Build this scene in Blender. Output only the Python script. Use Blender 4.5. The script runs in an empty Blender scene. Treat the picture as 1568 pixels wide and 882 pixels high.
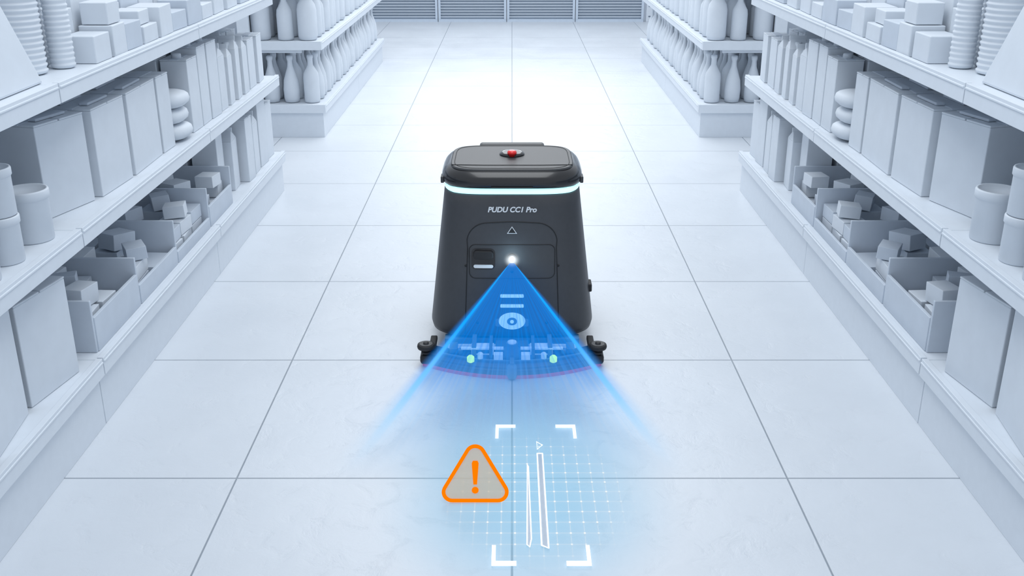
import bpy, bmesh, math, random
from mathutils import Vector, Matrix, Euler
random.seed(7)
S=bpy.context.scene
COL=S.collection
try:
    S.view_settings.view_transform='Standard'
    S.view_settings.look='None'
except Exception: pass

# ------------------------------------------------------------ materials
def newmat(name):
    m=bpy.data.materials.new(name); m.use_nodes=True
    nt=m.node_tree
    return m,nt,nt.nodes,nt.links,nt.nodes['Principled BSDF']
def basic(name,col,rough=.5,metal=0,noise=.03,nscale=30,bump=0.0,coat=0,emit=None,es=0,spec=.5):
    m,nt,N,L,B=newmat(name)
    tc=N.new('ShaderNodeTexCoord'); nz=N.new('ShaderNodeTexNoise'); nz.inputs['Scale'].default_value=nscale
    nz.inputs['Detail'].default_value=4
    L.new(tc.outputs['Object'],nz.inputs['Vector'])
    cr=N.new('ShaderNodeValToRGB')
    cr.color_ramp.elements[0].position=.3; cr.color_ramp.elements[1].position=.7
    cr.color_ramp.elements[0].color=[max(0,c*(1-noise)) for c in col]+[1]
    cr.color_ramp.elements[1].color=[min(1,c*(1+noise)) for c in col]+[1]
    L.new(nz.outputs['Fac'],cr.inputs['Fac']); L.new(cr.outputs['Color'],B.inputs['Base Color'])
    B.inputs['Roughness'].default_value=rough; B.inputs['Metallic'].default_value=metal
    B.inputs['Coat Weight'].default_value=coat; B.inputs['Specular IOR Level'].default_value=spec
    if bump:
        b=N.new('ShaderNodeBump'); b.inputs['Strength'].default_value=bump; b.inputs['Distance'].default_value=.002
        L.new(nz.outputs['Fac'],b.inputs['Height']); L.new(b.outputs['Normal'],B.inputs['Normal'])
    if emit:
        B.inputs['Emission Color'].default_value=list(emit)+[1]; B.inputs['Emission Strength'].default_value=es
    return m
CLAY=basic('clay_white',(.68,.73,.79),.6,noise=.02,nscale=18,bump=.15)
CLAYB=basic('clay_cool',(.57,.63,.71),.6,noise=.03,nscale=14,bump=.15)
CLAYD=basic('clay_dark',(.34,.41,.50),.65,noise=.03)  # darker blue-grey, used for the louver backing
SHELF=basic('shelf_enamel',(.71,.76,.82),.45,noise=.015)
SEAM=basic('seam_dark',(.16,.20,.26),.7)
WALL=basic('wall_paint',(.74,.79,.86),.6,noise=.02,nscale=3)
SLAT=basic('louver_metal',(.60,.68,.78),.4)
BODY=basic('robot_graphite',(.050,.052,.058),.45,noise=.04,nscale=60)
LIDM=basic('robot_lid',(.052,.054,.058),.48,noise=.03,nscale=60,spec=.4)
BLK=basic('gloss_black',(.010,.010,.012),.22,coat=.3)
RUB=basic('rubber_black',(.014,.014,.016),.6)
GRV=basic('groove_black',(.008,.008,.009),.6)
RED=basic('button_red',(.85,.01,.01),.3,coat=.5)
REDR=basic('rubber_red',(.50,.02,.10),.5,emit=(.8,.05,.25),es=.15)  # red rubber colour plus a faint painted glow
PARTS=basic('parts_lit_pale',(.55,.72,.85),.35,emit=(.5,.8,1),es=.45)  # beam light on the parts put into pale blue and emission
PARTM=basic('parts_lit_mid',(.14,.28,.42),.4)  # blue beam light mixed into the part colour
PARTD=basic('parts_lit_blue',(.015,.045,.10),.4)  # dark parts, blue of the beam light put into the colour
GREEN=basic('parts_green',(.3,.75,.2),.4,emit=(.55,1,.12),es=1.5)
LED=basic('led_strip',(.6,.95,1),.4,emit=(.45,.93,1.0),es=1.25)
LENS=basic('lens_light',(1,1,1),.2,emit=(.9,.96,1),es=6)
LOGO=basic('logo_print',(.70,.72,.74),.5)
ORANGE=basic('holo_orange',(.08,.012,0),.8,emit=(1,.215,.0),es=.98,spec=0)
HWHITE=basic('holo_white',(.95,.98,1),.5,emit=(.95,.99,1),es=.8)
HBLUE=basic('holo_paleblue',(.45,.7,.95),.5,emit=(.45,.8,1),es=.95)
STRIP=basic('strip_grey',(.46,.52,.60),.6)

def holo_fill():
    m,nt,N,L,B=newmat('holo_orange_fill')
    B.inputs['Base Color'].default_value=(.75,.60,.42,1); B.inputs['Alpha'].default_value=.5
    B.inputs['Emission Color'].default_value=(.8,.62,.42,1); B.inputs['Emission Strength'].default_value=.10
    return m
HFILL=holo_fill()

def math_node(N,L,op,a,b=None,c=None,clamp=False):
    n=N.new('ShaderNodeMath'); n.operation=op; n.use_clamp=clamp
    for i,v in enumerate((a,b,c)):
        if v is None: continue
        if isinstance(v,(int,float)): n.inputs[i].default_value=v
        else: L.new(v,n.inputs[i])
    return n.outputs[0]
def smooth(N,L,v,a,b,to0=0,to1=1):
    n=N.new('ShaderNodeMapRange'); n.interpolation_type='SMOOTHSTEP'
    L.new(v,n.inputs['Value']); n.inputs['From Min'].default_value=a; n.inputs['From Max'].default_value=b
    n.inputs['To Min'].default_value=to0; n.inputs['To Max'].default_value=to1
    return n.outputs['Result']

def floor_mat():
    m,nt,N,L,B=newmat('floor_tiles')
    tc=N.new('ShaderNodeTexCoord'); sp=N.new('ShaderNodeSeparateXYZ'); L.new(tc.outputs['Object'],sp.inputs[0])
    T=.8
    def line(o,off):
        a=math_node(N,L,'ADD',o,-off+T*20+T/2)
        a=math_node(N,L,'MODULO',a,T); a=math_node(N,L,'SUBTRACT',a,T/2)
        a=math_node(N,L,'ABSOLUTE',a)
        return smooth(N,L,a,.0012,.0036,1,0)
    g=math_node(N,L,'MAXIMUM',line(sp.outputs['X'],0),line(sp.outputs['Y'],.146))
    nz=N.new('ShaderNodeTexNoise'); nz.inputs['Scale'].default_value=2.2; nz.inputs['Detail'].default_value=7
    nz.inputs['Roughness'].default_value=.6
    L.new(tc.outputs['Object'],nz.inputs['Vector'])
    nf=N.new('ShaderNodeTexNoise'); nf.inputs['Scale'].default_value=11; nf.inputs['Detail'].default_value=9
    nf.inputs['Roughness'].default_value=.6; nf.inputs['Distortion'].default_value=.5
    L.new(tc.outputs['Object'],nf.inputs['Vector'])
    cr=N.new('ShaderNodeValToRGB')
    cr.color_ramp.elements[0].position=.3; cr.color_ramp.elements[1].position=.7
    cr.color_ramp.elements[0].color=(.65,.69,.74,1); cr.color_ramp.elements[1].color=(.69,.73,.78,1)
    L.new(nz.outputs['Fac'],cr.inputs['Fac'])
    mx=N.new('ShaderNodeMix'); mx.data_type='RGBA'
    L.new(g,mx.inputs['Factor']); L.new(cr.outputs['Color'],mx.inputs['A']); mx.inputs['B'].default_value=(.28,.32,.37,1)
    L.new(mx.outputs['Result'],B.inputs['Base Color'])
    dn=smooth(N,L,nf.outputs['Fac'],.30,.46)
    h=math_node(N,L,'SUBTRACT',math_node(N,L,'MULTIPLY_ADD',dn,.30,nf.outputs['Fac']),math_node(N,L,'MULTIPLY',g,1.2))
    b=N.new('ShaderNodeBump'); b.inputs['Strength'].default_value=.42; b.inputs['Distance'].default_value=.005
    L.new(h,b.inputs['Height']); L.new(b.outputs['Normal'],B.inputs['Normal'])
    r=N.new('ShaderNodeMapRange'); L.new(nz.outputs['Fac'],r.inputs['Value'])
    r.inputs['To Min'].default_value=.26; r.inputs['To Max'].default_value=.48
    L.new(r.outputs['Result'],B.inputs['Roughness'])
    return m
FLOOR=floor_mat()

def beam_mat():
    m=bpy.data.materials.new('light_beam'); m.use_nodes=True; nt=m.node_tree; N=nt.nodes; L=nt.links; N.clear()
    out=N.new('ShaderNodeOutputMaterial'); tr=N.new('ShaderNodeBsdfTransparent'); em=N.new('ShaderNodeEmission'); mix=N.new('ShaderNodeMixShader')
    uv=N.new('ShaderNodeUVMap'); uv.uv_map='UVMap'; sp=N.new('ShaderNodeSeparateXYZ'); L.new(uv.outputs[0],sp.inputs[0])
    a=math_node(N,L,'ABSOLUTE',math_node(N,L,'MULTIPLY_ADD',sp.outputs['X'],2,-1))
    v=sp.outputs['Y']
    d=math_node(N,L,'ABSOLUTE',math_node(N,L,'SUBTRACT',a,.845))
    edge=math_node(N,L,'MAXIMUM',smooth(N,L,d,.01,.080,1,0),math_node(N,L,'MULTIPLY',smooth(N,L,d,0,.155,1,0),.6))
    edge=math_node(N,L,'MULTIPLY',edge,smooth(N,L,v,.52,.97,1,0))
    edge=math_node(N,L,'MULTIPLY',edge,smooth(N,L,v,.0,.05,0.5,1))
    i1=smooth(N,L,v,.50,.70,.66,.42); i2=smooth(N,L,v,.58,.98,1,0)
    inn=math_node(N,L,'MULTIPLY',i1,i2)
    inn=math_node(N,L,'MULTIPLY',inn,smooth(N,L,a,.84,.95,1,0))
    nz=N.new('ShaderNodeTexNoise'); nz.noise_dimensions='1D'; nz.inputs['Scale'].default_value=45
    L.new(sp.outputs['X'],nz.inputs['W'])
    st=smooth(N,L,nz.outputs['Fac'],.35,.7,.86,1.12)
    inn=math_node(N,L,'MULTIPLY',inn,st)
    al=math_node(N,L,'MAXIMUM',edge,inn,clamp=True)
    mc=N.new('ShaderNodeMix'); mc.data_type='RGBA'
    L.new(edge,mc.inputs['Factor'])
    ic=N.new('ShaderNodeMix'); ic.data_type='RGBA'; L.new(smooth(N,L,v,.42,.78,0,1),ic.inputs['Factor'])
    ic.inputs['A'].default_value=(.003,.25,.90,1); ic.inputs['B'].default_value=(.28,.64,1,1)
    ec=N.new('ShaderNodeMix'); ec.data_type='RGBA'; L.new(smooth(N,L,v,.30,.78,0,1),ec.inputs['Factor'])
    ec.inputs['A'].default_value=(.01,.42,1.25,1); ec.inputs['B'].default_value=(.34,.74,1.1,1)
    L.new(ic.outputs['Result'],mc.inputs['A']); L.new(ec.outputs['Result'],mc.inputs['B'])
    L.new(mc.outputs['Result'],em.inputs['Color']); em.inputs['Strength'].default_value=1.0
    L.new(al,mix.inputs['Fac']); L.new(tr.outputs[0],mix.inputs[1]); L.new(em.outputs[0],mix.inputs[2]); L.new(mix.outputs[0],out.inputs[0])
    return m
BEAM=beam_mat()

def halo_mat():
    m=bpy.data.materials.new('lens_halo'); m.use_nodes=True; nt=m.node_tree; N=nt.nodes; L=nt.links; N.clear()
    out=N.new('ShaderNodeOutputMaterial'); tr=N.new('ShaderNodeBsdfTransparent'); em=N.new('ShaderNodeEmission'); mix=N.new('ShaderNodeMixShader')
    tc=N.new('ShaderNodeTexCoord'); ln=N.new('ShaderNodeVectorMath'); ln.operation='LENGTH'; L.new(tc.outputs['Object'],ln.inputs[0])
    al=math_node(N,L,'POWER',smooth(N,L,ln.outputs['Value'],.004,.040,1,0),2.5)
    em.inputs['Color'].default_value=(.85,.94,1,1); em.inputs['Strength'].default_value=1.3
    L.new(al,mix.inputs['Fac']); L.new(tr.outputs[0],mix.inputs[1]); L.new(em.outputs[0],mix.inputs[2]); L.new(mix.outputs[0],out.inputs[0])
    return m
HALO=halo_mat()

def grid_mat():
    m=bpy.data.materials.new('projected_grid'); m.use_nodes=True; nt=m.node_tree; N=nt.nodes; L=nt.links; N.clear()
    out=N.new('ShaderNodeOutputMaterial'); tr=N.new('ShaderNodeBsdfTransparent'); em=N.new('ShaderNodeEmission'); mix=N.new('ShaderNodeMixShader')
    tc=N.new('ShaderNodeTexCoord'); sp=N.new('ShaderNodeSeparateXYZ'); L.new(tc.outputs['Object'],sp.inputs[0])
    X=sp.outputs['X']; Y=sp.outputs['Y']
    def rad(rx,ry,x0=0,y0=0):
        a=math_node(N,L,'POWER',math_node(N,L,'ABSOLUTE',math_node(N,L,'DIVIDE',math_node(N,L,'SUBTRACT',X,x0),rx)),2.0)
        b=math_node(N,L,'POWER',math_node(N,L,'ABSOLUTE',math_node(N,L,'DIVIDE',math_node(N,L,'SUBTRACT',Y,y0),ry)),2.0)
        return math_node(N,L,'SQRT',math_node(N,L,'ADD',a,b))
    def line(o,T):
        a=math_node(N,L,'MODULO',math_node(N,L,'ADD',o,T*100.5),T)
        return math_node(N,L,'ABSOLUTE',math_node(N,L,'SUBTRACT',a,T/2))
    lx=line(X,.037); ly=line(Y,.050)
    g=math_node(N,L,'MAXIMUM',smooth(N,L,lx,.0006,.0018,1,0),smooth(N,L,ly,.0009,.0025,1,0))
    dd=math_node(N,L,'SQRT',math_node(N,L,'ADD',math_node(N,L,'POWER',lx,2),math_node(N,L,'POWER',math_node(N,L,'MULTIPLY',ly,.8),2)))
    dot=smooth(N,L,dd,.0018,.0048,1,0)
    gr=smooth(N,L,rad(.31,.38,.03,-.01),.60,1.0,1,0)
    gg=math_node(N,L,'MULTIPLY',math_node(N,L,'MAXIMUM',math_node(N,L,'MULTIPLY',g,.42),dot),gr)
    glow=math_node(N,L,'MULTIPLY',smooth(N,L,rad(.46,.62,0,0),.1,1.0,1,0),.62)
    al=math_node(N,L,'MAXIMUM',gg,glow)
    mc=N.new('ShaderNodeMix'); mc.data_type='RGBA'; L.new(gg,mc.inputs['Factor'])
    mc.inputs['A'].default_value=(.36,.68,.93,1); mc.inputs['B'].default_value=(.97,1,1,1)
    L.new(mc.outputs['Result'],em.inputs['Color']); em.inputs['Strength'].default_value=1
    L.new(al,mix.inputs['Fac']); L.new(tr.outputs[0],mix.inputs[1]); L.new(em.outputs[0],mix.inputs[2]); L.new(mix.outputs[0],out.inputs[0])
    return m
GRID=grid_mat()

# ------------------------------------------------------------ mesh builder
class MB:
    def __init__(s): s.v=[]; s.f=[]; s.m=[]; s.sm=[]
    def add(s,vs,fs,mat=0,M=None,smooth=False):
        o=len(s.v)
        for p in vs:
            p=Vector(p); 
            if M is not None: p=M@p
            s.v.append(tuple(p))
        for f in fs:
            s.f.append([i+o for i in f]); s.m.append(mat); s.sm.append(smooth)
    def box(s,x0,x1,y0,y1,z0,z1,mat=0,M=None,taper=(1,1)):
        cx,cy=(x0+x1)/2,(y0+y1)/2
        def t(x,y): return (cx+(x-cx)*taper[0],cy+(y-cy)*taper[1],z1)
        vs=[(x0,y0,z0),(x1,y0,z0),(x1,y1,z0),(x0,y1,z0),t(x0,y0),t(x1,y0),t(x1,y1),t(x0,y1)]
        s.add(vs,[(3,2,1,0),(4,5,6,7),(0,1,5,4),(1,2,6,5),(2,3,7,6),(3,0,4,7)],mat,M)
    def rbox(s,cx,cy,z0,w,d,h,rz=0,mat=0,taper=(1,1),rx=0,ry=0):
        M=Matrix.Translation((cx,cy,z0))@Euler((rx,ry,rz)).to_matrix().to_4x4()
        s.box(-w/2,w/2,-d/2,d/2,0,h,mat,M,taper)
    def lathe(s,prof,c,seg=24,mat=0,M=None):
        vs=[];fs=[]
        n=len(prof)
        for r,z in prof:
            for k in range(seg):
                a=2*math.pi*k/seg
                vs.append((c[0]+r*math.cos(a),c[1]+r*math.sin(a),c[2]+z))
        for i in range(n-1):
            for k in range(seg):
                k2=(k+1)%seg
                fs.append((i*seg+k,i*seg+k2,(i+1)*seg+k2,(i+1)*seg+k))
        fs.append(tuple(range(seg))[::-1]); fs.append(tuple((n-1)*seg+k for k in range(seg)))
        s.add(vs,fs,mat,M,True)
    def pillow(s,c,size,M=None,mat=0,n=3.0):
        U,V=20,10; vs=[];fs=[]
        def sp(x,e): return math.copysign(abs(x)**e,x)
        for j in range(V+1):
            ph=-math.pi/2+math.pi*j/V
            for i in range(U):
                th=2*math.pi*i/U
                cp=sp(math.cos(ph),.8)
                vs.append((c[0]+size[0]/2*cp*sp(math.cos(th),2/n),c[1]+size[1]/2*cp*sp(math.sin(th),2/n),c[2]+size[2]/2*sp(math.sin(ph),.75)))
        for j in range(V):
            for i in range(U):
                i2=(i+1)%U
                fs.append((j*U+i,j*U+i2,(j+1)*U+i2,(j+1)*U+i))
        s.add(vs,fs,mat,M,True)
    def carton(s,cx,cy,z,w,d,h,rz=0,mat=0,rx=0,ry=0,tape=True):
        M=Matrix.Translation((cx,cy,z))@Euler((rx,ry,rz)).to_matrix().to_4x4()
        s.box(-w/2,w/2,-d/2,d/2,0,h-.006,mat,M)
        g=.003
        s.box(-w/2-.001,w/2+.001,-d/2-.001,-g,h-.006,h,mat,M)
        s.box(-w/2-.001,w/2+.001,g,d/2+.001,h-.006,h,mat,M)
        if tape: s.box(-w*.18,w*.18,-d/2-.002,d/2+.002,h-.004,h+.0015,1,M)
    def gable(s,cx,cy,z,w,d,h,rz=0,mat=0,cap=True):
        M=Matrix.Translation((cx,cy,z))@Matrix.Rotation(rz,4,'Z')
        hb=h*.80
        s.box(-w/2,w/2,-d/2,d/2,0,hb,mat,M)
        hr=h*.95
        s.add([(-w/2,-d/2,hb),(w/2,-d/2,hb),(w/2,d/2,hb),(-w/2,d/2,hb),(-w/2+.01,0,hr),(w/2-.01,0,hr)],
              [(0,1,5,4),(2,3,4,5),(1,2,5),(3,0,4),(3,2,1,0)],mat,M)
        s.box(-w/2+.004,w/2-.004,-.004,.004,hr-.01,h,mat,M)
        if cap: s.lathe([(.016,0),(.016,.018),(.014,.022)],(0,-d*.25,hb+.01),14,mat,M)
    def obj(s,name,mats,sx=1,bevel=0,parent=None,seg=2):
        me=bpy.data.meshes.new(name)
        vs=[(sx*x,y,z) for x,y,z in s.v]
        fs=[f[::-1] if sx<0 else f for f in s.f]
        me.from_pydata(vs,[],fs)
        for m in mats: me.materials.append(m)
        for p,mi,sm in zip(me.polygons,s.m,s.sm): p.material_index=min(mi,len(mats)-1); p.use_smooth=sm
        me.update()
        ob=bpy.data.objects.new(name,me); COL.objects.link(ob)
        if parent is None and vs:
            xs=[v[0] for v in vs]; ys=[v[1] for v in vs]; zs=[v[2] for v in vs]
            c=Vector(((min(xs)+max(xs))/2,(min(ys)+max(ys))/2,min(zs)))
            me.transform(Matrix.Translation(-c)); ob.location=c
        else: ob.parent=parent
        if bevel:
            b=ob.modifiers.new('bevel','BEVEL'); b.width=bevel; b.segments=seg; b.limit_method='ANGLE'; b.angle_limit=math.radians(40)
        return ob

# ------------------------------------------------------------ room
def simple(name,mat,*bx):
    mb=MB(); mb.box(*bx); return mb.obj(name,[mat])
mb=MB(); mb.box(-5,5,-2,14.2,-.1,0); fl=mb.obj('floor',[FLOOR])
off=fl.location.copy(); fl.data.transform(Matrix.Translation(off)); fl.location=(0,0,0)
WY=13.75
simple('wall_back',WALL,-5,5,WY,WY+.15,0,3.0)
simple('wall_left',WALL,-5.15,-5,-2,14.2,0,3.0)
simple('wall_right',WALL,5,5.15,-2,14.2,0,3.0)
def louver(x0,x1,name):
    mb=MB(); y=WY-.002
    mb.box(x0,x1,y-.05,y,.0,.035,0)
    mb.box(x0,x0+.03,y-.055,y,.035,.95,0); mb.box(x1-.03,x1,y-.055,y,.035,.95,0)
    mb.box(x0,x1,y-.055,y,.95,1.0,0)
    mb.box(x0+.03,x1-.03,y-.012,y,.035,.95,1)
    z=.045
    while z<.93:
        M=Matrix.Translation((0,y-.03,z+.012))@Matrix.Rotation(math.radians(-35),4,'X')
        mb.box(x0+.03,x1-.03,-.016,.016,-.003,.003,2,M)
        z+=.036
    return mb.obj(name,[SLAT,CLAYD,SHELF])
for i in range(4):
    louver(-1.87+.9*i+.005,-1.87+.9*(i+1)-.005,'louver_panel')
mb=MB(); y=WY-.002
mb.box(1.76,2.5,y-.04,y,0,1.0,0); 
for k in range(7): mb.box(1.79,2.47,y-.046,y-.04,.06+.13*k,.075+.13*k,1)
mb.obj('service_panel',[SHELF,SEAM],bevel=.004)
mb=MB(); mb.box(-5,-1.9,WY-.02,WY-.001,0,.09); mb.obj('baseboard_back',[SHELF],bevel=.003)

# ------------------------------------------------------------ gondola shelving
L1,L2,L3=.225,.65,1.08
MOD=1.367
def gondola(sx,y0,y1,name,top,ends=False):
    mb=MB()
    n=round((y1-y0)/MOD); ml=(y1-y0)/n
    U0=1.30; SP=1.78; SPW=.04; U1=SP+SPW+(SP-U0)
    mb.box(SP,SP+SPW,y0+.005,y1-.005,0,top,0)
    for m_ in range(n):
        a=y0+m_*ml
        mb.box(U0,U1,a+.002,a+ml-.002,0,L1-.055,0)
        for z in (L1,L2,L3):
            if z>top: continue
            for (ua,ub,ul0,ul1) in ((U0,SP,U0-.022,U0-.002),(SP+SPW,U1,U1+.002,U1+.022)):
                th=.055 if z==L1 else .03
                mb.box(ua,ub,a+.001,a+ml-.001,z-th,z,0)
                mb.box(ul0,ul1,a+.003,a+ml-.003,z-.052,z+.006,0)
                mb.box(ul0+(.0 if ul0<SP else .004)-.003*(ul0<SP),ul1-(.0 if ul0<SP else -.003)-(.004 if ul0<SP else 0),a+.006,a+ml-.006,z-.010,z-.004,0)
                if z!=L1:
                    for yy in (a+.012,a+ml-.020):
                        w0,w1=(ua+.12,ub) if ua==U0 else (ua,ub-.12)
                        mb.box(w0,w1,yy,yy+.008,z-.075,z-.03,0)
        for yy in (a+.0,a+ml-.03):
            mb.box(SP-.02,SP+SPW+.02,yy,yy+.03,L1,top+.02,0)
        q=a+.06
        while q<a+ml-.06:
            mb.box(SP-.003,SP,q,q+.012,L1+.01,top-.02,0)
            mb.box(SP+SPW,SP+SPW+.003,q,q+.012,L1+.01,top-.02,0)
            q+=.045
    for m_ in range(1,n):
        a=y0+m_*ml
        mb.box(U0+.004,U1-.004,a-.002,a+.002,0.0,L1-.055,1)
        for z in (L1,L2,L3):
            if z<=top: mb.box(U0-.016,U0,a-.003,a+.003,z-.045,z,1)
    if ends:
        for z in (L1,L2,L3):
            if z>top: continue
            mb.box(U0-.022,U1+.022,y0-.024,y0-.002,z-.052,z+.006,0)
    return mb.obj(name,[SHELF,SEAM],sx,bevel=.0035)
for sx in (-1,1):
    gondola(sx,5.607-4*MOD,5.607,'gondola_shelving',1.5)
    gondola(sx,6.95,10.35,'gondola_shelving',1.5,ends=True)

E=.0008
def goods(sx):
    R=random.Random(11)
    # ---------- level 1
    z=L1+E
    mb=MB()
    mb.carton(1.50,2.70,z,.33,.24,.31,.17,0,tape=False)
    mb.carton(1.50,2.375,z,.33,.25,.34,-.13,0,tape=False)
    mb.carton(1.51,2.05,z,.34,.26,.31,.10,0,tape=False)
    mb.carton(1.51,1.70,z,.36,.28,.31,-.06,0,tape=False)
    mb.obj('large_cartons',[CLAY,CLAYB],sx,bevel=.003)
    mb=MB()
    ys=[2.93,3.33,3.76,4.22,4.60]
    for i,yy in enumerate(ys):
        mb.box(1.315,1.72,yy-.006,yy+.006,z,z+.175,1)
    for i,hf in enumerate((.115,.07,.045,.09)):
        mb.box(1.312,1.324,ys[i]+.006,ys[i+1]-.006,z,z+hf,1)
    mb.box(1.712,1.724,ys[0],ys[-1],z,z+.20,1)
    for i in range(4):
        a,b=ys[i]+.012,ys[i+1]-.012
        L_=b-a
        for lay in range(2):
            ny=3 if i!=1 else 2; nx=3
            for ix in range(nx):
                for iy in range(ny):
                    cx=1.390+ix*.122; cy=a+(iy+.5)*L_/ny
                    w=R.uniform(.088,.112); d=L_/ny*R.uniform(.78,.92); h=.055
                    if R.random()<.25 and lay==1: continue
                    mb.rbox(cx,cy,z+.0005+lay*.058,w,d,h,R.uniform(-.08,.08),R.choice([0,0,1]))
        for k in range(4):
            cx=1.385+.09*k+R.uniform(-.01,.01); cy=a+.06+(b-a-.12)*((k*.37+i*.2+.15)%1)
            mb.rbox(cx,cy,z+.118,R.uniform(.07,.09),R.uniform(.08,.11),R.uniform(.045,.065),R.uniform(-.6,.6),R.choice([0,1]),(1,1),R.uniform(-.12,.12),R.uniform(-.12,.12))
    mb.obj('package_bins',[CLAY,CLAYB],sx,bevel=.002)
    mb=MB()
    for (u,y,w,d,h,t) in [(1.44,4.70,.12,.12,.31,0),(1.58,4.70,.12,.12,.31,0),(1.42,4.86,.13,.12,.30,1),(1.57,4.86,.12,.12,.30,1),
                        (1.36,5.02,.085,.11,.32,0),(1.47,5.02,.09,.11,.32,0),(1.59,5.02,.09,.11,.32,0),
                        (1.37,5.17,.09,.11,.32,1),(1.50,5.17,.12,.11,.32,1),(1.37,5.33,.09,.14,.34,0),(1.50,5.33,.12,.14,.34,0),
                        (1.38,5.50,.1,.13,.30,0),(1.53,5.50,.12,.13,.30,0)]:
        if t: mb.gable(u,y,z,w,d,h,R.uniform(-.1,.1),cap=False)
        else: mb.carton(u,y,z,w,d,h,R.uniform(-.06,.06))
    mb.obj('tall_cartons',[CLAY,CLAYB],sx,bevel=.003)
    # ---------- level 2
    z=L2+E
    mb=MB()
    def pack(u,y,w,d,h,rz):
        mb.carton(u,y,z,w,d,h,rz)
        M=Matrix.Translation((u,y,z))@Matrix.Rotation(rz,4,'Z')
        for a in (-.25,.25):
            mb.box(w*a-.015,w*a+.015,-d*.3,d*.3,h+.001,h+.010,1,M)
    pack(1.470,3.105,.17,.22,.29,.28)
    pack(1.430,3.355,.18,.25,.29,.05)
    pack(1.425,3.655,.18,.31,.29,-.02)
    mb.carton(1.425,3.895,z,.18,.13,.29,.02)
    for yy in (3.10,3.35,3.60,3.84): mb.carton(1.660,yy,z,.16,.22,.29,R.uniform(-.03,.03))
    mb.obj('multipack_cartons',[CLAY,CLAYB],sx,bevel=.004)
    def can(mb,u,y,zz,r,h):
        mb.lathe([(r*.93,0),(r*.97,.004),(r*.97,h*.80),(r*1.0,h*.82),(r*1.04,h*.84),(r*1.04,h*.97),(r*1.0,h),(r*.92,h),(r*.9,h-.006)],(u,y,zz),32,0)
    mb=MB()
    can(mb,1.385,2.79,z,.060,.15); can(mb,1.517,2.80,z,.058,.15); can(mb,1.645,2.80,z,.058,.15)
    mb.obj('round_canisters',[CLAY],sx)
    mb=MB()
    for (u,y) in ((1.375,2.60),(1.49,2.61),(1.61,2.61)):
        can(mb,u,y,z,.050,.13); can(mb,u,y,z+.131,.050,.13)
    for (u,y) in ((1.37,2.45),(1.49,2.45),(1.61,2.45)):
        can(mb,u,y,z,.050,.13)
    mb.obj('stacked_cans',[CLAY],sx)
    mb=MB()
    zz=z
    for k in range(3):
        mb.pillow((1.405+R.uniform(-.012,.012),4.065,zz+.036),(.20,.19,.072)); zz+=.064
    zz=z
    for k in range(3):
        mb.pillow((1.61,4.065,zz+.036),(.17,.19,.072)); zz+=.064
    mb.obj('flour_bags',[CLAY],sx)
    mb=MB()
    for (u,y,w,d,h) in [(1.55,4.25,.20,.13,.30),(1.38,4.25,.11,.13,.30),(1.38,4.39,.11,.13,.33),(1.52,4.39,.12,.13,.33),(1.65,4.39,.1,.13,.33),
                        (1.37,4.53,.10,.13,.33),(1.49,4.53,.10,.13,.33),(1.62,4.53,.12,.13,.33)]:
        mb.carton(u,y,z,w,d,h,R.uniform(-.06,.06))
        mb.lathe([(.02,0),(.02,.016),(.016,.02)],(u,y-.02,z+h),16,0)
    mb.obj('detergent_cartons',[CLAY,CLAYB],sx,bevel=.003)
    mb=MB()
    for y in (4.68,4.82,4.96,5.10):
        for u in (1.37,1.48,1.60):
            mb.gable(u,y,z,.09,.10,.29+R.uniform(-.02,.02),R.uniform(-.1,.1))
    mb.obj('milk_cartons',[CLAY],sx,bevel=.002)
    mb=MB()
    for y in (5.26,5.44):
        for u in (1.39,1.53,1.66):
            mb.carton(u,y,z,.115,.14,.25+R.uniform(-.02,.02),R.uniform(-.08,.08))
    mb.obj('cereal_boxes',[CLAY,CLAYB],sx,bevel=.003)
    # ---------- level 3
    z=L3+E
    mb=MB()
    mb.box(1.33,1.50,2.60,2.90,z,z+.24,0,None,(.55,.30)); mb.box(1.52,1.70,2.60,2.90,z,z+.24,0,None,(.55,.30))
    mb.obj('paper_bags',[CLAY],sx,bevel=.008)
    mb=MB()
    def stack(u,y,r,h):
        pr=[(r*.7,0)]; zc=0
        while zc<h:
            pr+= [(r*.93,zc+.004),(r,zc+.010),(r,zc+.014),(r*.93,zc+.016)]; zc+=.016
        pr.append((r*.8,zc)); mb.lathe(pr,(u,y,z),32)
    stack(1.44,3.05,.056,.40); stack(1.385,3.17,.037,.34); stack(1.56,3.05,.056,.36); stack(1.47,3.18,.037,.34); stack(1.66,3.12,.045,.30)
    mb.obj('stacked_bowls',[CLAY],sx)
    mb=MB()
    for (u,y,w,d,h,zz) in [(1.36,3.31,.10,.13,.085,0),(1.47,3.31,.10,.13,.16,0),(1.60,3.32,.14,.15,.22,0),
                           (1.36,3.45,.11,.12,.10,0),(1.36,3.45,.09,.10,.07,.102),(1.48,3.46,.11,.13,.22,0),(1.61,3.49,.12,.15,.18,0),
                           (1.37,3.60,.12,.14,.09,0),(1.50,3.61,.12,.14,.17,0),(1.63,3.66,.10,.14,.22,0),
                           (1.37,3.77,.12,.16,.06,0),(1.38,3.77,.10,.12,.05,.062),(1.51,3.78,.13,.16,.13,0),
                           (1.37,3.95,.12,.16,.11,0),(1.50,3.95,.12,.16,.18,0),(1.63,3.90,.1,.16,.22,0),(1.37,4.13,.11,.16,.07,0),(1.50,4.13,.12,.16,.12,0),
                           (1.37,4.32,.12,.18,.10,0),(1.51,4.32,.13,.18,.16,0),(1.37,4.52,.11,.16,.06,0),(1.50,4.52,.12,.16,.10,0),
                           (1.38,4.72,.12,.18,.12,0),(1.52,4.72,.12,.18,.2,0),(1.38,4.95,.12,.2,.10,0),(1.53,4.95,.14,.2,.15,0),(1.38,5.2,.12,.2,.13,0),(1.53,5.2,.14,.2,.2,0)]:
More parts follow.
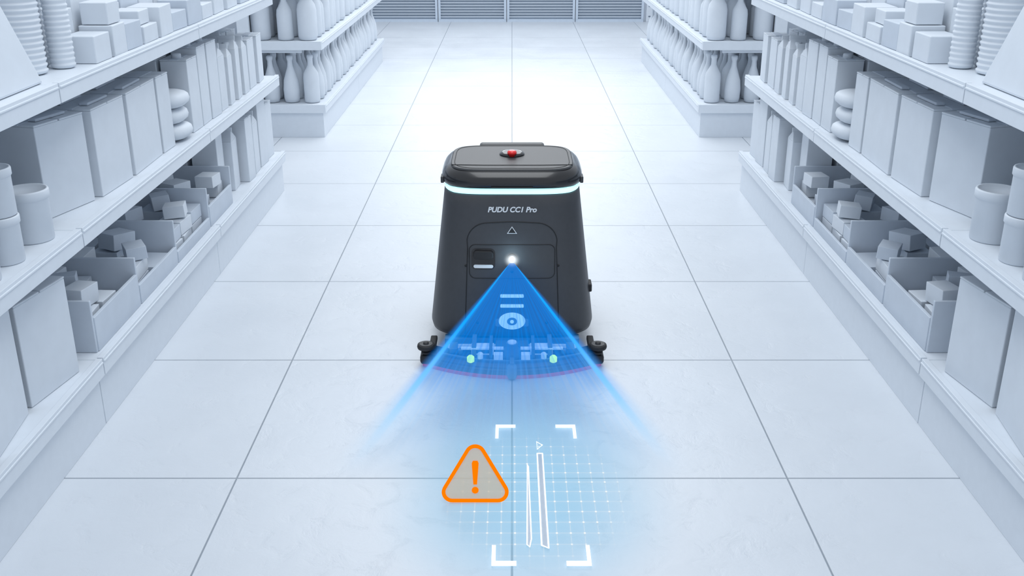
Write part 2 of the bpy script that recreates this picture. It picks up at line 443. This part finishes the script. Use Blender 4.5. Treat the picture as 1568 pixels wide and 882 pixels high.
        mb.rbox(u,y,z+zz,w,d,h,R.uniform(-.05,.05),R.choice([0,0,1]))
    mb.obj('stacked_boxes',[CLAY,CLAYB],sx,bevel=.003)
for sx in (-1,1): goods(sx)

PIN=[(.030,0),(.048,.004),(.054,.03),(.056,.09),(.050,.15),(.034,.20),(.019,.245),(.016,.28),(.021,.295),(.022,.31),(.018,.318)]
WINE=[(.040,0),(.052,.004),(.054,.02),(.054,.17),(.050,.20),(.030,.235),(.019,.255),(.018,.30),(.021,.302),(.021,.32),(.018,.322)]
JUG=[(.045,0),(.060,.006),(.066,.03),(.066,.20),(.058,.235),(.036,.27),(.026,.285),(.026,.31),(.032,.312),(.032,.335),(.028,.34)]
def bottles(sx):
    R=random.Random(5)
    for z,seq,name in ((L1,[WINE,PIN,PIN],'wine_bottles'),(L2,[JUG,WINE,JUG],'juice_bottles'),(L3,[JUG,PIN,WINE],'water_bottles')):
        mb=MB(); zz=z+E+.0003; k=0
        step=.145 if z==L1 else .165
        y=7.05; row=0
        while y<10.25:
            for c in range(3):
                u=1.385+c*step*.95
                if u>1.70: continue
                p=seq[(row*2+c+k)%len(seq)]
                mb.lathe(p,(u+R.uniform(-.008,.008),y+R.uniform(-.01,.01),zz),20)
            y+=step; row+=1
        mb.obj(name,[CLAY],sx)
for sx in (-1,1): bottles(sx)

# ------------------------------------------------------------ robot
rob=bpy.data.objects.new('floor_cleaning_robot',None); COL.objects.link(rob); rob.location=(0,3.65,0)
RY=3.65
NE=4.6
def ring(a,yf,yb,z,n=NE,seg=96):
    b=(yb-yf)/2; yc=(yb+yf)/2
    out=[]
    for k in range(seg):
        t=2*math.pi*k/seg
        c,s_=math.cos(t),math.sin(t)
        out.append((a*math.copysign(abs(c)**(2/n),c),yc-RY+b*math.copysign(abs(s_)**(2/n),s_),z))
    return out
def loft(mb,rings,mat=0,cap0=True,cap1=True,smooth=True):
    seg=len(rings[0]); vs=[p for r in rings for p in r]; fs=[]
    for i in range(len(rings)-1):
        for k in range(seg):
            k2=(k+1)%seg; fs.append((i*seg+k,i*seg+k2,(i+1)*seg+k2,(i+1)*seg+k))
    mb.add(vs,fs,mat,None,smooth)
    if cap0: mb.add(rings[0],[tuple(range(seg))[::-1]],mat)
    if cap1: mb.add(rings[-1],[tuple(range(seg))],mat)
A=lambda z:.303-.118*(z-.1)
YF=lambda z:3.372+.11*(z-.1)
YB=lambda z:3.93-.09*(z-.1)
def surf(x,z,o=0):
    a=A(z); b=(YB(z)-YF(z))/2; yc=(YB(z)+YF(z))/2
    return yc-b*(max(0,1-abs(x/a)**NE))**(1/NE)-RY-o
mb=MB()
rs=[]
for z,da in ((.070,-.045),(.073,-.020),(.083,-.006),(.100,0)):
    rs.append(ring(A(z)+da,YF(z)-da,YB(z)+da,z))
for i in range(1,13):
    z=.100+.495*i/12; rs.append(ring(A(z),YF(z),YB(z),z))
rs.append(ring(A(.6)-.006,YF(.6)+.006,YB(.6)-.006,.600))
loft(mb,rs); mb.obj('body_shell',[BODY],parent=rob)
mb=MB(); loft(mb,[ring(A(.6)-.006,YF(.6)+.006,YB(.6)-.006,.598),ring(A(.6)-.006,YF(.6)+.006,YB(.6)-.006,.632)]); mb.obj('neck_band',[BLK],parent=rob)
mb=MB(); vs=[];fs=[]; nn=70
a0=A(.6)+.001; b0=(YB(.6)-YF(.6))/2+.001; yc0=(YB(.6)+YF(.6))/2-RY
for k in range(nn+1):
    t=math.radians(180+14)+(math.radians(180-28))*k/nn
    c,s_=math.cos(t),math.sin(t)
    x=a0*math.copysign(abs(c)**(2/NE),c); y=yc0+b0*math.copysign(abs(s_)**(2/NE),s_)
    e=min(k,nn-k)/nn*2; th=.0035+.0055*min(1,e*2.2)
    zc=.611
    vs+=[(x,y,zc-th),(x,y,zc+th),(x*.97,y*.97+.0,zc-th),(x*.97,y*.97,zc+th)]
for k in range(nn):
    o=k*4; fs+=[(o,o+4,o+5,o+1),(o+1,o+5,o+7,o+3),(o,o+2,o+6,o+4)]
mb.add(vs,fs,0,None,True); mb.obj('led_strip',[LED],parent=rob)
LF,LB=3.418,3.845
LN=4.0
def lr(d,z,n=LN): return ring(.250+d,LF-d,LB+d,z,n)
mb=MB(); loft(mb,[lr(-.010,.622),lr(0,.626),lr(.003,.636),lr(.002,.650),lr(-.005,.664),lr(-.016,.675),lr(-.028,.680)]); mb.obj('lid_rim',[BLK],parent=rob)
mb=MB(); loft(mb,[lr(-.030,.679,5),lr(-.030,.683,5),lr(-.034,.6855,5)]); mb.obj('lid_top',[LIDM],parent=rob)
def tube(mb,pts,r,mat=0,closed=False,seg=8):
    vs=[];fs=[];n=len(pts)
    for i,p in enumerate(pts):
        p=Vector(p); q0=Vector(pts[(i-1)%n] if (closed or i>0) else pts[0]); q1=Vector(pts[(i+1)%n] if (closed or i<n-1) else pts[-1])
        t=(q1-q0).normalized(); up=Vector((0,1,0)) if abs(t.y)<.9 else Vector((0,0,1))
        a=t.cross(up).normalized(); b=t.cross(a).normalized()
        for k in range(seg):
            an=2*math.pi*k/seg; vs.append(tuple(p+a*r*math.cos(an)+b*r*math.sin(an)))
    m=n if closed else n-1
    for i in range(m):
        for k in range(seg):
            k2=(k+1)%seg; j=(i+1)%n
            fs.append((i*seg+k,i*seg+k2,j*seg+k2,j*seg+k))
    if not closed: fs+= [tuple(range(seg))[::-1],tuple((n-1)*seg+k for k in range(seg))]
    mb.add(vs,fs,mat,None,True)
mb=MB()
tube(mb,[(-.214,3.512-RY,.6858),(-.1,3.505-RY,.6858),(.1,3.505-RY,.6858),(.214,3.512-RY,.6858)],.0018)
tube(mb,[(x,y,.6856) for x,y,_ in lr(-.044,.68,5)],.0014,closed=True)
mb.obj('lid_seams',[GRV],parent=rob)
mb=MB(); 
mb.box(-.125,.125,3.830-RY,3.880-RY,.60,.684,0); mb.obj('rear_handle',[LIDM],parent=rob,bevel=.012,seg=3)
mb=MB()
for s_ in (-1,1):
    mb.box(s_*.248-.006,s_*.248+.006,3.50-RY,3.55-RY,.622,.645)
mb.obj('lid_hinges',[LIDM],parent=rob,bevel=.003)
mb=MB(); mb.lathe([(.046,0),(.046,.004),(.043,.008),(.034,.012),(.030,.012)],(0,3.665-RY,.685),40,0); mb.obj('control_dial',[BLK],parent=rob)
mb=MB(); mb.lathe([(.036,0),(.036,.0012),(.033,.0012)],(0,3.665-RY,.6935),40,0); mb.obj('dial_ring',[LIDM],parent=rob)
mb=MB(); mb.lathe([(.012,0),(.012,.006),(.0165,.008),(.0175,.013),(.016,.019),(.010,.022),(.002,.023)],(0,3.628-RY,.688),28,0); mb.obj('stop_button',[RED],parent=rob)
mb=MB(); mb.box(-.073,.073,LF-RY-.006,LF-RY+.004,.627,.632); mb.obj('lid_slot',[GRV],parent=rob,bevel=.002)

def rr(x0,x1,z0,z1,r,n=8):
    pts=[]
    for cx,cz,a0_ in ((x1-r,z1-r,0),(x0+r,z1-r,90),(x0+r,z0+r,180),(x1-r,z0+r,270)):
        for k in range(n+1):
            a=math.radians(a0_+90*k/n); pts.append((cx+r*math.cos(a),cz+r*math.sin(a)))
    out=[]
    for i,p in enumerate(pts):
        q=pts[(i+1)%len(pts)]; d=math.hypot(q[0]-p[0],q[1]-p[1]); m=max(1,int(d/.02))
        for j in range(m): out.append((p[0]+(q[0]-p[0])*j/m,p[1]+(q[1]-p[1])*j/m))
    return out
mb=MB()
arch=[]
for z in [ .09+.02*i for i in range(17)]: arch.append((-.170+.012*(z-.1)/.3,z))
for k in range(1,13):
    a=math.radians(180-90*k/12); arch.append((-.088+.072*math.cos(a),.428+.072*math.sin(a)))
arch+= [(-.05,.502),(0,.504)]
arch=arch+[(-x,z) for x,z in arch[::-1][1:]]
tube(mb,[(x,surf(x,z),z) for x,z in arch],.0018)
tube(mb,[(x,surf(x,z),z) for x,z in rr(-.152,.152,.300,.422,.022)],.0015,closed=True)
for x in (-.165,.165): mb.lathe([(.004,0),(.004,.003)],(0,0,0),12,0,Matrix.Translation((x,surf(x,.345),.345))@Matrix.Rotation(math.pi/2,4,'X'))
mb.obj('panel_grooves',[GRV],parent=rob)
def plate(mb,poly,o0,o1,mat=0):
    n=len(poly)
    vs=[(x,surf(x,z)+o0,z) for x,z in poly]+[(x,surf(x,z)-o1,z) for x,z in poly]
    fs=[tuple(range(n,2*n)),]+[(i,(i+1)%n,n+(i+1)%n,n+i) for i in range(n)]
    mb.add(vs,fs,mat)
mb=MB(); plate(mb,rr(-.144,-.060,.334,.408,.016),.004,.002); mb.obj('dark_recess_plate',[BLK],parent=rob)  # raised black plate, its colour stands in for a shaded hollow
mb=MB(); plate(mb,rr(-.137,-.067,.338,.350,.006),.004,.0035); mb.obj('recess_floor',[LOGO],parent=rob)
mb=MB(); plate(mb,rr(-.138,-.066,.372,.402,.012),.002,.014); mb.obj('latch_handle',[RUB],parent=rob,bevel=.003)
mb=MB(); tri=[(-.018,.462),(.018,.462),(0,.488)]; plate(mb,tri,.002,.0012); mb.obj('warning_label',[LOGO],parent=rob)
mb=MB(); tri=[(-.0135,.4645),(.0135,.4645),(0,.484)]; plate(mb,tri,.002,.0018); mb.obj('warning_label_center',[RUB],parent=rob)
def cyl_front(name,x,z,prof,mat,seg=28,yo=0):
    mb=MB(); mb.lathe(prof,(0,0,0),seg,0,Matrix.Translation((x,surf(x,z)-yo,z))@Matrix.Rotation(math.pi/2,4,'X')); return mb.obj(name,[mat],parent=rob)
cyl_front('sensor_bezel',0,.372,[(.017,-.002),(.017,.003),(.015,.004)],LIDM)
cyl_front('sensor_lens',0,.372,[(.010,0),(.010,.006),(.005,.010)],LENS)
me=bpy.data.meshes.new('sensor_glow'); me.from_pydata([(.042*math.cos(2*math.pi*k/32),0,.042*math.sin(2*math.pi*k/32)) for k in range(32)],[],[tuple(range(32))]); me.materials.append(HALO)
o=bpy.data.objects.new('sensor_glow',me); COL.objects.link(o); o.parent=rob; o.location=(0,surf(0,.372)-.015,.372)
cyl_front('screw',0,.325,[(.005,0),(.005,.002)],GRV,12)
for x in (-.125,.125): cyl_front('screw',x,.135,[(.005,0),(.005,.002)],GRV,12)
mb=MB(); plate(mb,rr(-.042,.042,.229,.241,.003),.002,.002); plate(mb,rr(-.042,.042,.192,.204,.003),.002,.002); mb.obj('indicator_bars',[HBLUE],parent=rob)
mb=MB(); plate(mb,[(.048*math.cos(math.radians(6*k)),.142+.031*math.sin(math.radians(6*k))) for k in range(60)],.002,.004); mb.obj('drain_cap',[HBLUE],parent=rob)
mb=MB(); plate(mb,[(.018*math.cos(math.radians(6*k)),.142+.014*math.sin(math.radians(6*k))) for k in range(60)],.002,.007); mb.obj('drain_hole',[PARTM],parent=rob)
mb=MB(); plate(mb,[(.007*math.cos(math.radians(12*k)),.142+.006*math.sin(math.radians(12*k))) for k in range(30)],.002,.010); mb.obj('drain_pin',[HBLUE],parent=rob)
mb=MB(); plate(mb,rr(-.060,.060,.122,.150,.006),.002,.003); mb.obj('drain_plate',[PARTM],parent=rob)
mb=MB(); mb.box(.278,.296,3.50-RY,3.56-RY,.205,.235); mb.obj('side_port',[RUB],parent=rob,bevel=.004)
cu=bpy.data.curves.new('logo_text','FONT'); cu.body='PUDU CC1 Pro'; cu.size=.0260; cu.shear=.22; cu.extrude=.0005; cu.align_x='CENTER'; cu.align_y='CENTER'
cu.offset=.0009
t=bpy.data.objects.new('logo_text',cu); COL.objects.link(t); t.parent=rob; cu.materials.append(LOGO)
t.location=(0,surf(0,.547)-.0012,.547); t.rotation_euler=(math.radians(90-6.3),0,0)
mb=MB(); loft(mb,[ring(.240,3.43,3.88,.018),ring(.250,3.42,3.89,.072)]); mb.obj('chassis',[RUB],parent=rob)
for s_ in (-1,1):
    mb=MB(); M=Matrix.Translation((s_*.20,3.78-RY,.075))@Matrix.Rotation(math.pi/2,4,'Y')
    mb.lathe([(.055,-.022),(.073,-.018),(.075,0),(.073,.018),(.055,.022)],(0,0,0),32,0,M); mb.obj('drive_wheel',[RUB],parent=rob)
def arc(x): return 3.205+.105*(abs(x)/.32)**2-RY
def sweep(mb,prof,x0=-.32,x1=.32,n=48,mat=0):
    vs=[];fs=[];m=len(prof)
    for i in range(n+1):
        x=x0+(x1-x0)*i/n
        for (dy,z) in prof: vs.append((x,arc(x)+dy,z))
    for i in range(n):
        for k in range(m):
            k2=(k+1)%m; fs.append((i*m+k,(i+1)*m+k,(i+1)*m+k2,i*m+k2))
    fs+= [tuple(range(m)),tuple(n*m+k for k in range(m))[::-1]]
    mb.add(vs,fs,mat)
mb=MB(); sweep(mb,[(-.004,.018),(-.006,.040),(.006,.048),(.085,.048),(.09,.018)],-.315,.315); mb.obj('squeegee_frame',[PARTD],parent=rob)
mb=MB(); sweep(mb,[(-.014,.0005),(-.014,.010),(-.004,.016),(.0,.016),(.0,.0005)]); mb.obj('squeegee_blade',[REDR],parent=rob)
mb=MB(); sweep(mb,[(-.011,.013),(-.011,.030),(-.005,.034),(-.005,.013)],-.31,.31); mb.obj('squeegee_trim',[PARTD],parent=rob)
mb=MB(); sweep(mb,[(.022,.048),(.022,.053),(.030,.053),(.030,.048)],-.26,.26); mb.obj('squeegee_rib',[PARTM],parent=rob)
for s_ in (-1,1):
    mb=MB(); x=s_*.306
    mb.lathe([(.014,0),(.018,.004),(.018,.010)],(x,arc(.30)-.005,.052),24); 
    mb.lathe([(.022,0),(.030,.003),(.032,.010),(.030,.018),(.024,.020),(.022,.017),(.010,.017),(.010,.024),(.004,.025)],(x,arc(.30)-.005,.070),28)
    mb.lathe([(.010,0),(.010,.03)],(x,arc(.30)-.005,.048),16)
    mb.obj('bumper_roller',[RUB],parent=rob)
    mb=MB(); mb.lathe([(.0245,0),(.0245,.0012),(.0225,.0012)],(x,arc(.30)-.005,.0895),28); mb.obj('roller_rim',[LIDM],parent=rob)
    mb=MB(); mb.box(x-.022,x+.022,arc(.3)-.022,arc(.3)+.06,.014,.050); mb.obj('squeegee_end',[RUB],parent=rob,bevel=.010)
    mb=MB(); mb.box(x-.012-.02*s_,x+.012-.02*s_,arc(.3)+.02,arc(.3)+.12,.050,.068); mb.obj('roller_arm',[RUB],parent=rob,bevel=.004)
mb=MB()
mb.box(-.245,.245,3.378-RY,3.42-RY,.026,.072,2)
mb.box(-.235,.235,3.373-RY,3.378-RY,.034,.050,1)
for s_ in (-1,1):
    mb.box(s_*.105-.040,s_*.105+.040,3.285-RY,3.325-RY,.049,.078,1)
    mb.box(s_*.105-.034,s_*.105+.034,3.283-RY,3.285-RY,.055,.072,2)
    mb.box(s_*.135-.008,s_*.135+.008,3.27-RY,3.385-RY,.049,.090,2)
    mb.box(s_*.075-.006,s_*.075+.006,3.26-RY,3.385-RY,.049,.086,2)
    mb.box(s_*.048-.016,s_*.048+.016,3.235-RY,3.262-RY,.049,.072,1)
    mb.lathe([(.010,0),(.010,.022),(.006,.026)],(s_*.112,3.250-RY,.049),16,1)
    mb.lathe([(.006,0),(.006,.15)],(0,0,0),12,1,Matrix.Translation((s_*.03,3.275-RY,.080))@Matrix.Rotation(s_*math.pi/2,4,'Y'))
    mb.box(s_*.21-.014,s_*.21+.014,3.30-RY,3.36-RY,.049,.066,2)
    mb.lathe([(.010,0),(.010,.016),(.005,.018)],(s_*.185,3.30-RY,.049),16,2)
mb.box(-.060,.060,3.26-RY,3.38-RY,.049,.066,2)
mb.lathe([(.030,0),(.030,.030),(.022,.040),(.022,.052)],(0,3.275-RY,.049),24,2)
mb.lathe([(.016,0),(.016,.006)],(0,3.275-RY,.101),24,1)
mb.obj('squeegee_linkage',[PARTD,PARTS,PARTM],parent=rob,bevel=.003)
mb=MB()
mb.lathe([(.014,0),(.018,.01),(.018,.045),(.012,.052)],(0,3.192-RY,.003),20,0)
mb.box(-.008,.008,3.195-RY,3.26-RY,.048,.060,0)
mb.obj('center_caster',[PARTM],parent=rob,bevel=.002)
for s_ in (-1,1):
    mb=MB(); mb.lathe([(.007,0),(.013,.004),(.013,.020),(.007,.026)],(s_*.145,3.225-RY,.049),20,0); mb.obj('green_knob',[GREEN],parent=rob)

# ------------------------------------------------------------ projected light beam (sheet)
def beam():
    ap=Vector((0,3.382,.372)); eL=Vector((-.590,2.48,.008)); eR=Vector((.590,2.48,.008))
    n=40; m=24; vs=[];fs=[];uv=[]
    for i in range(n+1):
        v=.015+.985*i/n
        l=ap.lerp(eL,v); r=ap.lerp(eR,v)
        for j in range(m+1):
            vs.append(l.lerp(r,j/m)); uv.append((j/m,v))
    for i in range(n):
        for j in range(m):
            a=i*(m+1)+j; fs.append((a,a+1,a+m+2,a+m+1))
    me=bpy.data.meshes.new('light_beam'); me.from_pydata(vs,[],fs); ul=me.uv_layers.new(name='UVMap')
    for lp in me.loops: ul.data[lp.index].uv=uv[lp.vertex_index]
    me.materials.append(BEAM); o=bpy.data.objects.new('light_beam',me); COL.objects.link(o)
beam()
me=bpy.data.meshes.new('projected_grid'); hw,hh=.47,.63
vs=[(hw*math.cos(a),hh*math.sin(a),0) for a in [2*math.pi*k/48 for k in range(48)]]
me.from_pydata(vs,[],[tuple(range(48))]); me.materials.append(GRID)
o=bpy.data.objects.new('projected_grid',me); COL.objects.link(o); o.location=(.045,2.47,.004)
mb=MB(); zb=.0055; zt=.0075
def flat(x0,x1,y0,y1): mb.box(min(x0,x1),max(x0,x1),min(y0,y1),max(y0,y1),zb,zt)
X0,X1,Y0,Y1=-.052,.201,2.127,2.852
for xx,sxx in ((X0,1),(X1,-1)):
    for yy,sy in ((Y0,1),(Y1,-1)):
        flat(xx,xx+sxx*.063,yy,yy+sy*.018); flat(xx,xx+sxx*.010,yy+sy*.018,yy+sy*.085)
mb.obj('focus_brackets',[HWHITE])
mb=MB()
def quad(p,w=.0035):
    pts=[(x,y,.0068) for x,y in p]; tube(mb,pts,w*.5,closed=True,seg=6)
quad([(.076,2.675),(.092,2.675),(.095,2.20),(.077,2.212)],.0042)
quad([(.0455,2.61),(.0485,2.60),(.051,2.24),(.046,2.205),(.039,2.215)],.0032)
quad([(.076,2.745),(.093,2.725),(.077,2.700)],.0038)
mb.add([(.077,2.673,.0062),(.091,2.673,.0062),(.094,2.203,.0062),(.078,2.214,.0062)],[(0,3,2,1)],1)
mb.add([(.0465,2.60,.0062),(.0480,2.60,.0062),(.050,2.24,.0062),(.046,2.21,.0062),(.040,2.22,.0062)],[(0,4,3,2,1)],1)
mb.obj('debris_strips',[HWHITE,STRIP])

def tri_poly(R_,r,n=12):
    pts=[]
    for k in range(3):
        a=math.radians(90+120*k); c=(math.cos(a)*(R_-2*r) ,math.sin(a)*(R_-2*r))
        for j in range(n+1):
            b=a-math.radians(60)+math.radians(120)*j/n; pts.append((c[0]+r*math.cos(b),c[1]+r*math.sin(b)))
    return pts
sign=bpy.data.objects.new('warning_sign',None); COL.objects.link(sign)
def ext(name,outer,inner,t0,t1,mat):
    mb=MB(); n=len(outer)
    if inner:
        vs=[(x,t0,z) for x,z in outer]+[(x,t0,z) for x,z in inner]+[(x,t1,z) for x,z in outer]+[(x,t1,z) for x,z in inner]
        fs=[]
        for i in range(n):
            j=(i+1)%n
            fs+= [(i,j,n+j,n+i),(2*n+i,3*n+i,3*n+j,2*n+j),(i,2*n+i,2*n+j,j),(n+i,n+j,3*n+j,3*n+i)]
    else:
        vs=[(x,t0,z) for x,z in outer]+[(x,t1,z) for x,z in outer]
        fs=[tuple(range(n)),tuple(range(n,2*n))[::-1]]+[(i,n+i,n+(i+1)%n,(i+1)%n) for i in range(n)]
    mb.add(vs,fs); return mb.obj(name,[mat],parent=sign)
R_=.133; r_=.030
ext('sign_frame',tri_poly(R_,r_),[(x,z) for x,z in tri_poly(R_-.020,r_-.0098)],-.003,.003,ORANGE)
ext('sign_panel',tri_poly(R_-.016,r_-.008),None,-.001,.001,HFILL)
bar=[(-.0050,-.012),(.0050,-.012),(.0095,.050),(.0065,.057),(-.0065,.057),(-.0095,.050)]
ext('sign_mark_bar',[(x,z-.002) for x,z in bar],None,-.003,.003,ORANGE)
ext('sign_mark_dot',[(.0095*math.cos(math.radians(15*k)),-.031+.0095*math.sin(math.radians(15*k))) for k in range(24)],None,-.003,.003,ORANGE)
sign.location=(-.1025,2.440,.062); sign.rotation_euler=(math.radians(-21),0,0); sign.scale=(1,1,.95)

# ------------------------------------------------------------ lights
def area(name,loc,rot,sx_,sy_,p,col):
    l=bpy.data.lights.new(name,'AREA'); l.shape='RECTANGLE'; l.size=sx_; l.size_y=sy_; l.energy=p; l.color=col
    o=bpy.data.objects.new(name,l); COL.objects.link(o); o.location=loc; o.rotation_euler=[math.radians(a) for a in rot]
area('ceiling_light',(0,8.4,3.6),(0,0,0),3.0,4.6,145,(.95,.98,1))
area('ceiling_light',(0,2.8,3.6),(0,0,0),1.6,3.0,50,(.93,.97,1))
area('added_glare_light',(0,13.5,2.2),(-80,0,0),3.0,1.3,42,(.95,.98,1))  # unseen lamp added to put white glare on the far floor
l=bpy.data.lights.new('sensor_light','POINT'); l.energy=.25; l.color=(.5,.8,1); l.shadow_soft_size=.01
o=bpy.data.objects.new('sensor_light',l); COL.objects.link(o); o.location=(0,3.33,.372)
w=bpy.data.worlds.new('World'); S.world=w; w.use_nodes=True
w.node_tree.nodes['Background'].inputs[0].default_value=(.83,.905,1,1); w.node_tree.nodes['Background'].inputs[1].default_value=.77

# ------------------------------------------------------------ camera
cam=bpy.data.cameras.new('camera'); co=bpy.data.objects.new('camera',cam); COL.objects.link(co)
co.location=(0,0,1.586); co.rotation_euler=(math.radians(90-21.3),0,0); cam.lens=36*1554/1568; cam.sensor_width=36; cam.clip_start=.05
S.camera=co
